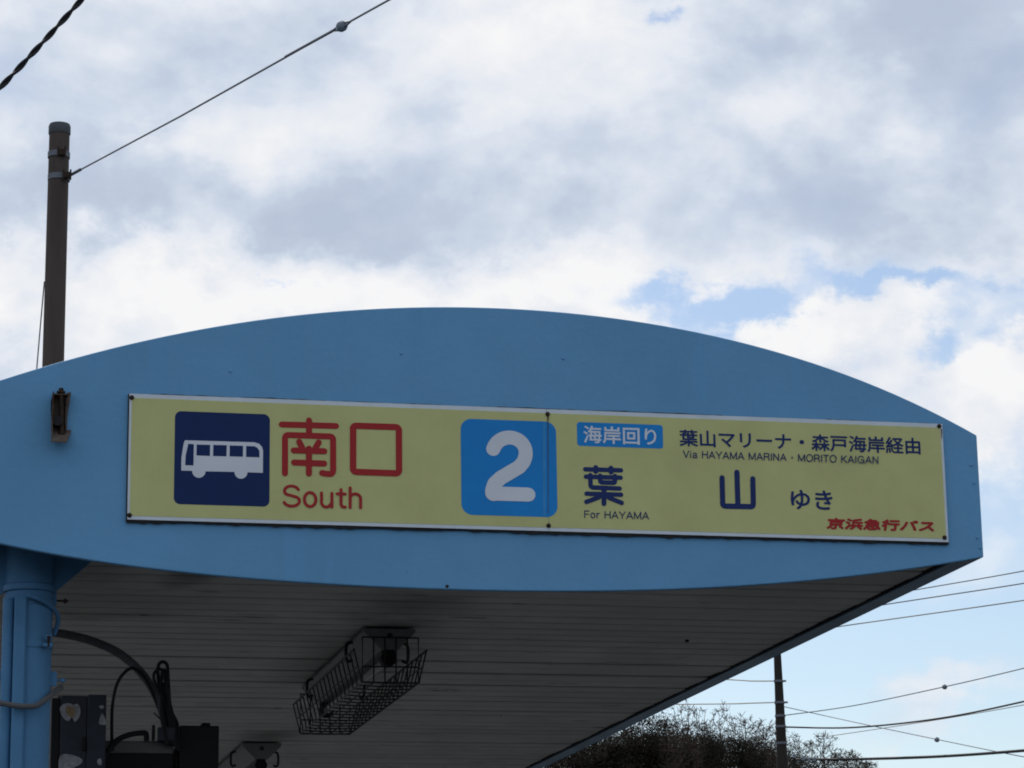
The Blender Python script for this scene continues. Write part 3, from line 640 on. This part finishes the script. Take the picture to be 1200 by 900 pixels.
p0 = onY(233, 900, YF); bb = thing('junction_box', (p0.x, YF, p0.z-.5), 'plain black box right of the cable bundle', 'box')
boxobj(bb, 'body', 210, 257, 850.5, 1050, YF-.02, .22, 'black_cabinet'); boxobj(bb, 'lug', 236, 247, 847, 851, YF+.02, .05, 'black_cabinet')
# corrugated hose
P = smooth_path([onY(52, 740, YF+.1), onY(80, 744, YF+.1), (onY(110, 752, YF+.08)), onY(140, 766, YF+.06), onY(165, 788, YF+.03), onY(183, 815, YF+.01), onY(193, 845, YF), onY(197, 872, YF)], 22)
m = MB(); rr = [.0155*(1+.10*(1 if i % 2 else -1))*(1 if i < 95 else 1) for i in range(len(P))]
hz = m.tube(P, rr, 12).build('corrugated_hose', 'grey_conduit', loc=tuple(P[0])); hz['label'] = 'grey corrugated cable hose arching from the column to the cable bundle'; hz['category'] = 'hose'
cable('cable', [onY(131.5, 880, YF-.01), onY(131, 850, YF-.01), onY(132, 825, YF-.01), onY(137, 802, YF), onY(146, 788, YF), (onY(156, 783, YF)), onY(166, 790, YF), onY(176, 806, YF), onY(186, 830, YF)],
      .0058, 'black_cable', 'thin black cable looping up to the corrugated hose')
cable('cable', [onY(120, 892, YF-.03), onY(128, 878, YF-.03), onY(138, 867, YF-.03), onY(152, 861, YF-.03), onY(166, 859, YF-.02), onY(171, 860, YF-.02), onY(171.5, 868, YF-.015)],
      .0098, 'black_cable', 'thick black cable curving over the grey lid')
bd = thing('cable_bundle', tuple(onY(197, 870, YF-.04)), 'thick black bundle of bound cables rising above the display unit', 'cables')
for k, (pts, r) in enumerate([
    ([(194, 872), (190, 840), (187, 810), (185, 790), (186, 779), (191, 775.5), (196, 780), (197, 795), (200, 830), (208, 850), (209, 880)], .0062),
    ([(198, 872), (193, 845), (190, 815), (189, 796), (191, 786), (195, 790), (196, 812), (203, 842), (206, 875)], .0062),
    ([(202, 872), (199, 850), (194, 825), (184, 806), (180, 793), (183, 786), (189, 785), (194, 800), (200, 840), (205, 870)], .0055),
    ([(200, 874), (197, 850), (193, 825), (192, 800)], .011), ([(205, 874), (203, 852), (198, 830), (195, 806)], .010), ([(196, 874), (193, 856), (190, 838), (189, 816)], .009)]):
    MB().tube(smooth_path([onY(a, b, YF-.04-.008*(k % 3)) for a, b in pts], 8), r, 8).build('cable_strand', 'black_cable', bd, smooth=True)
boxobj(bd, 'clamp', 185, 205, 852, 868, YF-.062, .04, 'dark_cabinet')
boxobj(bd, 'clamp_screw', 178, 182, 849, 868, YF-.05, .02, 'black_cabinet')
m = MB(); m.tube([onY(180, 835, YF-.06), onY(188, 843, YF-.06)], .0025, 6); m.build('cable_tie', 'black_cable', bd)
# pale post seen far along the canopy edge
p0 = onY(627.5, 897, 17); m = MB(); m.tube([(p0.x, 17, .15), (p0.x, 17, p0.z+.12)], .011, 8)
o = m.build('sign_post', 'white_paint', loc=(p0.x, 17, .15)); o['label'] = 'thin white post just showing under the far canopy edge'; o['category'] = 'post'

# ------------------------------------------------------------------ utility poles
PY = 35.0
t_ = onY(70, 147, PY); px_ = t_.x; ztop = t_.z
pole = thing('utility_pole', (1.876, PY, 0), 'tall brown utility pole with a grey cap rising behind the left of the canopy', 'utility pole', 'utility poles')
wr = 12.4/FPX*PY*1.02
m = MB(); m.tube([(1.87, PY, 0), (px_, PY, ztop-.12)], [wr*1.16, wr*.98], 24); m.build('shaft', 'pole_concrete', pole, smooth=True)
m = MB(); m.lathe((px_, PY, 0), [(wr*1.02, ztop-.13), (wr*1.06, ztop-.12), (wr*1.06, ztop-.02), (wr*.98, ztop+.01), (wr*.6, ztop+.025)], 24); m.build('cap', 'cap_grey', pole, smooth=True)
for py in (182, 208.5):
    c = onY(69, py, PY); m = MB(); m.lathe((c.x, PY, 0), [(wr*1.02, c.z-.04), (wr*1.07, c.z-.04), (wr*1.07, c.z+.035), (wr*1.02, c.z+.035)], 24); bnd = m.build('steel_band', 'galvanised_steel', pole, smooth=True)
    m = MB(); bx = c.x+(.02 if py < 200 else .09); m.box((bx-.05, PY-wr*1.3, c.z-.045), (bx+.06, PY-wr*.9, c.z+.035)); m.tube([(bx-.04, PY-wr*1.2, c.z+.07), (bx-.04, PY-wr*1.2, c.z-.07)], .012, 6); m.tube([(bx+.05, PY-wr*1.2, c.z+.07), (bx+.05, PY-wr*1.2, c.z-.07)], .012, 6)
    m.build('band_clamp', 'rusty_iron', bnd)
def wire(name, pts, r, mt, label, cat='wire', n=6, sub=12, group=None): return cable(name, pts, r, mt, label, cat, n, group, sub)
a = onY(83, 205, PY-.1); I0 = onY(392, 35, 24); I1 = onY(408, 26.5, 23.8); e_ = onY(560, -58, 20)
stay = thing('stay_wire', tuple(a), 'thin steel stay wire with a small round insulator rising from the brown pole', 'wire')
m = MB(); m.tube([a, a.lerp(I0, .5)+Vector((0, 0, -.02)), I0], .011, 6); m.build('lower_wire', 'grey_wire', stay)
m = MB(); k_ = a.lerp(I0, .86); m.tube([k_, I0], .0145, 6); m.build('wire_grip', 'grey_wire', stay); m = MB(); m.tube([a, a.lerp(I0, .05)], .022, 6)
m.build('wire_grip', 'grey_wire', stay)
m = MB(); m.tube([I1, e_], .0105, 6); m.build('upper_wire', 'grey_wire', stay)
ic = onY(400.5, 31, 23.9); q8 = 23.9/FPX
m = MB(); ax = (I1-I0).normalized(); rad = 7.0*q8
m.tube([ic-ax*rad*1.0, ic-ax*rad*.8, ic-ax*rad*.3, ic-ax*rad*.1, ic+ax*rad*.15, ic+ax*rad*.35, ic+ax*rad*.85, ic+ax*rad*1.02], [rad*.4, rad*.8, rad*.98, rad*.75, rad*.75, rad*.98, rad*.75, rad*.35], 14)
m.build('insulator', 'porcelain', stay, smooth=True)
m = MB(); pv = ax.cross(Vector((0, 1, 0))).normalized()
for s in (-1, 1):
    m.tube([I0-ax*.03, ic-ax*rad*.7+pv*rad*.55*s], .009, 5); m.tube([I1+ax*.05, ic+ax*rad*.7+pv*rad*.5*s], .009, 5)
m.build('wire_loop', 'grey_wire', stay)
wire('wire', [onY(52, 330, PY+.3), onY(47.5, 380, PY+.2), onY(42, 445, PY)], .0085, 'grey_wire', 'thin wire hanging down along the left of the brown utility pole')
# twisted service drop, two strands wound round each other
A = onY(-60, 165, 15); B = onY(150, -62, 15)
drop = thing('service_cable', tuple(A), 'thick black twisted cable crossing the top left corner of the sky', 'cable')
for s in (0, 1):
    P = []; d = (B-A).normalized(); u_ = d.cross(Vector((0, 1, 0))).normalized(); v_ = d.cross(u_); LN = (B-A).length; turns = LN/(28*15/FPX*2)
    for i in range(161):
        t = i/160; ph = 2*math.pi*turns*t+s*math.pi+.9; sag = Vector((0, 0, -.02*math.sin(math.pi*t)))
        P.append(A.lerp(B, t)+sag+(u_*math.cos(ph)+v_*math.sin(ph))*.0088)
    MB().tube(P, .0092, 8).build('strand', 'black_cable', drop, smooth=True)

# far pole and its wires
DY = 70.0
c1 = onY(911, 767, DY); c2 = onY(917, 900, DY)
slope = (c2.x-c1.x)/(c2.z-c1.z); xt = lambda z: c1.x+(z-c1.z)*slope
far = thing('utility_pole', (xt(0), DY, 0), 'dark utility pole with steel bands standing before the wooded hill', 'utility pole', 'utility poles')
r1 = 5.0/FPX*DY; zt_ = onY(908, 703, DY).z
m = MB(); m.tube([(xt(0), DY, 0), (c2.x, DY, c2.z), (c1.x, DY, c1.z), (xt(zt_), DY, zt_)], [r1*1.55, r1*1.38, r1*.92, r1*.85], 16); m.build('shaft', 'far_pole_concrete', far, smooth=True)
for py, wd_, mt in ((798.5, 1.25, 'galvanised_steel'), (823.5, 1.35, 'galvanised_steel'), (839, 1.15, 'galvanised_steel'), (851.5, 1.2, 'galvanised_steel'), (871, 1.06, 'galvanised_steel')):
    c = onY(913, py, DY); z = c.z; m = MB(); rr_ = r1*(.95+.45*(py-767)/133)
    m.lathe((xt(z), DY, 0), [(rr_*1.02, z-.03), (rr_*1.1, z-.03), (rr_*1.1, z+.03), (rr_*1.02, z+.03)], 16)
    if wd_ > 1.2: m.box((xt(z)-rr_*1.5, DY-rr_*1.15, z-.03), (xt(z)+rr_*1.5, DY-rr_*1.02, z+.02))
    m.build('steel_band', mt, far, smooth=False)
for zz_ in (718, 728, 747):
    z = onY(909, zz_, DY).z; m = MB(); m.box((xt(z)-.15, DY-.35, z-.05), (xt(z)+.5, DY-.25, z+.03)); m.build('crossarm', 'galvanised_steel', far)
G = 'wires strung from the far pole'
def fw_(pts, r, mt, label, g=G): return wire('wire', [onY(a, b, Y) for a, b, Y in pts], r, mt, label, group=g)
fw_([(909, 719, 70), (1080, 690, 64), (1200, 669, 60), (1330, 643, 56)], .013, 'grey_wire', 'topmost wire running right from behind the canopy edge')
fw_([(909, 729, 70), (1040, 708, 65), (1200, 683.5, 60), (1330, 660, 56)], .014, 'grey_wire', 'second wire from the top leaving the canopy edge')
fw_([(909, 746, 70), (985, 734, 67), (1200, 703.5, 60), (1330, 682, 56)], .014, 'cream_wire', 'third wire from the top, lowest of the three near the canopy tip')
fw_([(912, 798, 70), (880, 798, 72), (855, 796.5, 75), (700, 788, 90)], .015, 'cream_wire', 'upper wire running left from the far pole behind the canopy')
fw_([(913, 823, 70), (880, 824, 72), (840, 825, 75), (700, 826, 90)], .015, 'cream_wire', 'lower wire running left from the far pole above the trees')
fw_([(918, 838.5, 70), (1000, 827, 66), (1106, 805, 62), (1200, 783, 58), (1320, 752, 54)], .012, 'grey_wire', 'stay wire with an insulator rising right from the far pole')
fw_([(918, 828, 70), (1000, 846, 66), (1098, 866.5, 62), (1200, 887, 58), (1320, 908, 54)], .010, 'grey_wire', 'wire with an insulator sloping down right from the far pole')
fw_([(920, 852, 70), (1000, 852.5, 66), (1100, 842, 62), (1200, 822, 58), (1320, 792, 54)], .021, 'black_cable', 'dark cable sagging gently right from the middle of the far pole')
fw_([(973, 862.5, 90), (1050, 851, 84), (1120, 840, 79), (1200, 826, 74), (1320, 803, 70)], .012, 'cream_wire', 'thin pale wire just under the dark sagging cable')
fw_([(930, 890, 70), (960, 890, 68), (1010, 889.5, 66), (1100, 886.5, 62), (1200, 879.5, 58), (1320, 868, 54)], .034, 'black_cable', 'thick black cable low on the right in front of the trees')
for px, py, lab in ((1107, 805, 'small insulator on the rising stay wire'), (1098, 866.8, 'small insulator on the downward wire')):
    c = onY(px, py, 62); R_ = 3.3*62/FPX; m = MB()
    m.tube([c-Vector((R_, 0, 0)), c-Vector((R_*.6, 0, 0)), c, c+Vector((R_*.6, 0, 0)), c+Vector((R_, 0, 0))], [R_*.3, R_*.85, R_, R_*.85, R_*.3], 10)
    o = m.build('insulator', 'porcelain', smooth=True, loc=tuple(c)); o['label'] = lab; o['category'] = 'insulator'
# low post with insulators next to the far pole
c = onY(930.5, 888, 68); m = MB(); m.tube([(c.x, 68, 0), (c.x, 68, c.z+.05)], .045, 10)
lp = thing('cable_post', (c.x, 68, 0), 'short grey post carrying the thick cable right of the far pole', 'post')
m.build('shaft', 'far_pole_concrete', lp); 
for px, py in ((930.5, 886), (941, 889), (948, 890), (954, 890)):
    c = onY(px, py, 67.9); m = MB(); m.lathe((c.x, 67.9, 0), [(.02, c.z-.06), (.05, c.z-.04), (.04, c.z), (.05, c.z+.03), (.02, c.z+.06)], 8); m.build('insulator', 'porcelain', lp)

# ------------------------------------------------------------------ wooded hill
def crest(px):                                  # pixel row of the ridge ground line, read as a height at 205 m
    xs_ = [300, 560, 700, 790, 850, 900, 950, 1000, 1060, 1300]; ys_ = [930, 930, 930, 935, 945, 950, 960, 980, 1020, 1180]
    return float(np.interp(px, xs_, ys_))
HY = 205.0
m = MB(); nx, ny = 60, 26; vs = []
for j in range(ny+1):
    for i in range(nx+1):
        px = 100+1300*i/nx; top = max(onY(px, crest(px), HY).z, 0.2); Y = 120+170*j/ny
        X = onY(px, 800, HY).x*(1+.0*(Y-HY)/HY)
        t = (Y-120)/(HY-120); hgt = top*(math.sin(min(t, 1)*math.pi/2)**1.2 if t < 1 else 1-.4*((Y-HY)/85))
        vs.append((X, Y, hgt-.3+1.2*mnoise.noise((X*.05, Y*.05, 0))*min(1, hgt/6)))
m.add(vs, [(j*(nx+1)+i, j*(nx+1)+i+1, (j+1)*(nx+1)+i+1, (j+1)*(nx+1)+i) for j in range(ny) for i in range(nx)])
m.build('hill', 'hill_soil', kind='structure', smooth=True)
def ground_h(X, Y):
    i = min(range(len(vs)), key=lambda k: (vs[k][0]-X)**2+(vs[k][1]-Y)**2); return vs[i][2]

def grow_tree(rg, base, H, cw, chh, n_att):
    """limbs that reach out towards points scattered through the crown; returns segments (a, b, ra, rb) and tips"""
    step = H*.038; c = np.array([base.x, base.y, base.z+H-chh/2]); at = []
    while len(at) < n_att:
        p = np.array([rg.uniform(-1, 1) for _ in range(3)]); d = np.linalg.norm(p)
        lump = .78+.38*mnoise.noise(Vector(p/max(d, .01))*1.9+Vector((base.x, base.y, 0)))
        if d < lump and (d > .35 or rg.random() < .4): at.append(c+p*np.array([cw, cw, chh/2])*1.12)
    at = np.array(at); nodes = [np.array(base)]; par = [-1]
    lean = np.array([rg.gauss(0, .06), rg.gauss(0, .06), 1.0]); p = nodes[0]
    while p[2] < c[2]-chh*.5: p = p+lean/np.linalg.norm(lean)*step; nodes.append(p); par.append(len(nodes)-2)
    for it in range(90):
        N_ = np.array(nodes); d = np.linalg.norm(at[:, None, :]-N_[None], axis=2); ni = d.argmin(1); md = d.min(1)
        new = []
        for k in set(ni.tolist()):
            v = at[ni == k]-N_[k]; v = v/np.linalg.norm(v, axis=1)[:, None]; q = v.sum(0); q = q/(np.linalg.norm(q)+1e-6)+np.array([rg.gauss(0, .16), rg.gauss(0, .16), rg.gauss(0, .12)])
            q = N_[k]+q/np.linalg.norm(q)*step
            new.append((q, k))
        for q, k in new: nodes.append(q); par.append(k)
        N_ = np.array([q for q, k in new]); keep = np.linalg.norm(at[:, None, :]-N_[None], axis=2).min(1) > step*1.3
        at = at[keep]
        if len(at) < 4 or len(nodes) > 2600: break
    r = [0.0]*len(nodes); kids = [0]*len(nodes)
    for k in par:
        if k >= 0: kids[k] += 1
    for i in range(len(nodes)-1, 0, -1):
        if r[i] == 0: r[i] = .012**2.3
        r[par[i]] += r[i]
    r = [q**(1/2.3) for q in r]; r[0] = r[1]*1.15
    segs = [(Vector(nodes[par[i]]), Vector(nodes[i]), min(r[par[i]], r[i]*1.5), r[i]) for i in range(1, len(nodes))]
    tips = [Vector(nodes[i]) for i in range(1, len(nodes)) if kids[i] == 0]
    for t in tips:                               # fine twigs at every end
        for _ in range(4):
            o = t-Vector(c); d = (o.normalized()*.6+Vector((rg.gauss(0, .6), rg.gauss(0, .6), rg.gauss(0, .5)+.2))).normalized()
            segs.append((t, t+d*step*rg.uniform(.8, 1.8), .010, .007))
    return segs, tips
def leaf_mesh(m, rg, tips, per, size, sp):
    for t in tips:
        for _ in range(per):
            c = t+Vector((rg.gauss(0, sp), rg.gauss(0, sp), rg.gauss(0, sp*.8)))
            a = Vector((rg.gauss(0, 1), rg.gauss(0, 1), rg.gauss(0, 1))).normalized(); b = a.orthogonal().normalized(); s = size*rg.uniform(.5, 1.2)
            m.add([c-a*s, c+b*s*.5, c+a*s, c-b*s*.5], [(0, 1, 2, 3)])
TG = 'trees on the hillside'
def tree(px, py_top, hw, hc, H, Y, kind, seed, label):
    """hw, hc: half width and height of the crown as they read at distance Y"""
    rg = random.Random(seed); k = Y/FPX*1.05; top = onY(px, py_top, Y); base = Vector((top.x, Y, top.z-H))
    root = thing('tree', tuple(base), label, 'tree', TG)
    segs, tips = grow_tree(rg, base, H, hw*k, hc*k, {'bare': 1000, 'thin': 480, 'brown': 520, 'dense': 300}[kind])
    f = {'bare': 1.25, 'thin': 1.1, 'brown': 1.2, 'dense': 1.2}[kind]
    m = MB(); [m.tube([a, b], [ra*f, rb*f], 5, cap=False) for a, b, ra, rb in segs if rb > .045]; m.tube([base-Vector((0, 0, 2)), base], segs[0][2]*1.3, 6, cap=False); m.build('trunk', 'bark', root)
    m = MB(); [m.tube([a, b], [max(ra*f, .022), max(rb*f, .017)], 3, cap=False) for a, b, ra, rb in segs if rb <= .045]; m.build('branches', 'twigs', root)
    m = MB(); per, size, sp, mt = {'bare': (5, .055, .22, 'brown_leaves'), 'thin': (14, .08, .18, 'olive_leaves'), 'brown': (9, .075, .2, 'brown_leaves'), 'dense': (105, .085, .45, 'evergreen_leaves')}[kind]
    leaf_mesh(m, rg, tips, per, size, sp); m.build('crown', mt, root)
T = [(806, 817, 30, 84, 8.5, 204, 'bare', 1, 'tall bare tree standing highest on the hill beside the canopy edge'),
     (783, 834, 30, 80, 8, 200, 'brown', 2, 'brown-tinged tree partly behind the canopy edge'),
     (844, 826, 24, 74, 8, 206, 'bare', 3, 'fine-twigged bare tree right of the highest tree'),
     (874, 835, 29, 52, 7.6, 203, 'bare', 24, 'broad umbrella-shaped bare tree midway between the highest tree and the far pole'),
     (903, 845, 22, 50, 7, 208, 'bare', 15, 'small bare tree touching the far pole on its left'),
     (896, 862, 26, 44, 6.5, 198, 'brown', 6, 'tree with brown leaves just in front of the bare trees left of the far pole'),
     (931, 861, 18, 46, 6, 206, 'thin', 7, 'wispy olive tree immediately right of the far pole'),
     (963, 857, 21, 52, 6.5, 200, 'thin', 8, 'upright olive tree right of the far pole, the tallest there'),
     (993, 875, 21, 40, 5.5, 203, 'thin', 9, 'rounded olive tree at the right end of the wooded ridge'),
     (1014, 891, 14, 26, 4.0, 200, 'thin', 19, 'low olive tree at the very foot of the ridge on the right')]
for a in T: tree(*a)
rt_ = random.Random(11)
low = [(664, 872, 34), (700, 858, 36), (730, 846, 36), (757, 836, 34), (720, 872, 36), (765, 862, 36), (800, 848, 30), (824, 850, 26), (868, 864, 26), (893, 868, 24), (912, 874, 20), (938, 888, 18)]
for i, (px, py, hw) in enumerate(low):
    kd = ('dense', 'dense', 'brown', 'dense')[i % 4]
    where = 'left of the far pole' if px < 905 else 'right of the far pole'
    nm = {'dense': 'dark evergreen tree low on the shaded hillside '+where, 'brown': 'brown leaved tree low on the shaded hillside '+where}[kd]
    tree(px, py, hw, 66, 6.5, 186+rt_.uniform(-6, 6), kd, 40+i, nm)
# undergrowth on the slope: nobody could count it
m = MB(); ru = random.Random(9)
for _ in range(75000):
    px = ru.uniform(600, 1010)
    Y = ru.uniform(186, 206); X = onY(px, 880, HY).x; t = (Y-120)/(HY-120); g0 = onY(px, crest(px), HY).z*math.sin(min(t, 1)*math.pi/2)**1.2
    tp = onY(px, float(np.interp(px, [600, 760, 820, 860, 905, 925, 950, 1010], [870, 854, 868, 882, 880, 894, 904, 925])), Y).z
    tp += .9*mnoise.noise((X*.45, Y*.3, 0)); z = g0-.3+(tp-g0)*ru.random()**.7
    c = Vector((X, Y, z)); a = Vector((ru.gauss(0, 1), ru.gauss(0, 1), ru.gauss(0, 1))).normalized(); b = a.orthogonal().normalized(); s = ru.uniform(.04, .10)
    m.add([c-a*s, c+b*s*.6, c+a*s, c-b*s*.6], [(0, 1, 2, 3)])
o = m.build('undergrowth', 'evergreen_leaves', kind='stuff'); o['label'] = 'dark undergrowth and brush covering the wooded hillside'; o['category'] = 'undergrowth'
# house half hidden among the trees
hb = onY(820, 900, 197); hs = thing('house', (hb.x, 197, hb.z-3), 'small grey house half hidden by branches near the foot of the hill', 'house')
x0_ = onY(800, 880, 197).x; x1_ = onY(842, 880, 197).x; zt_ = onY(820, 880, 197).z; zb_ = hb.z-3
m = MB(); m.box((x0_, 197, zb_), (x1_, 201, zt_)); m.build('wall', 'far_wall_render', hs)
m = MB(); m.prism([(x0_-.4, zt_+.01), (x1_+.4, zt_+.01), (x1_-.2, zt_+.45), (x0_+.2, zt_+.45)], 196.6, 201.4); m.build('roof', 'roof_tiles', hs)
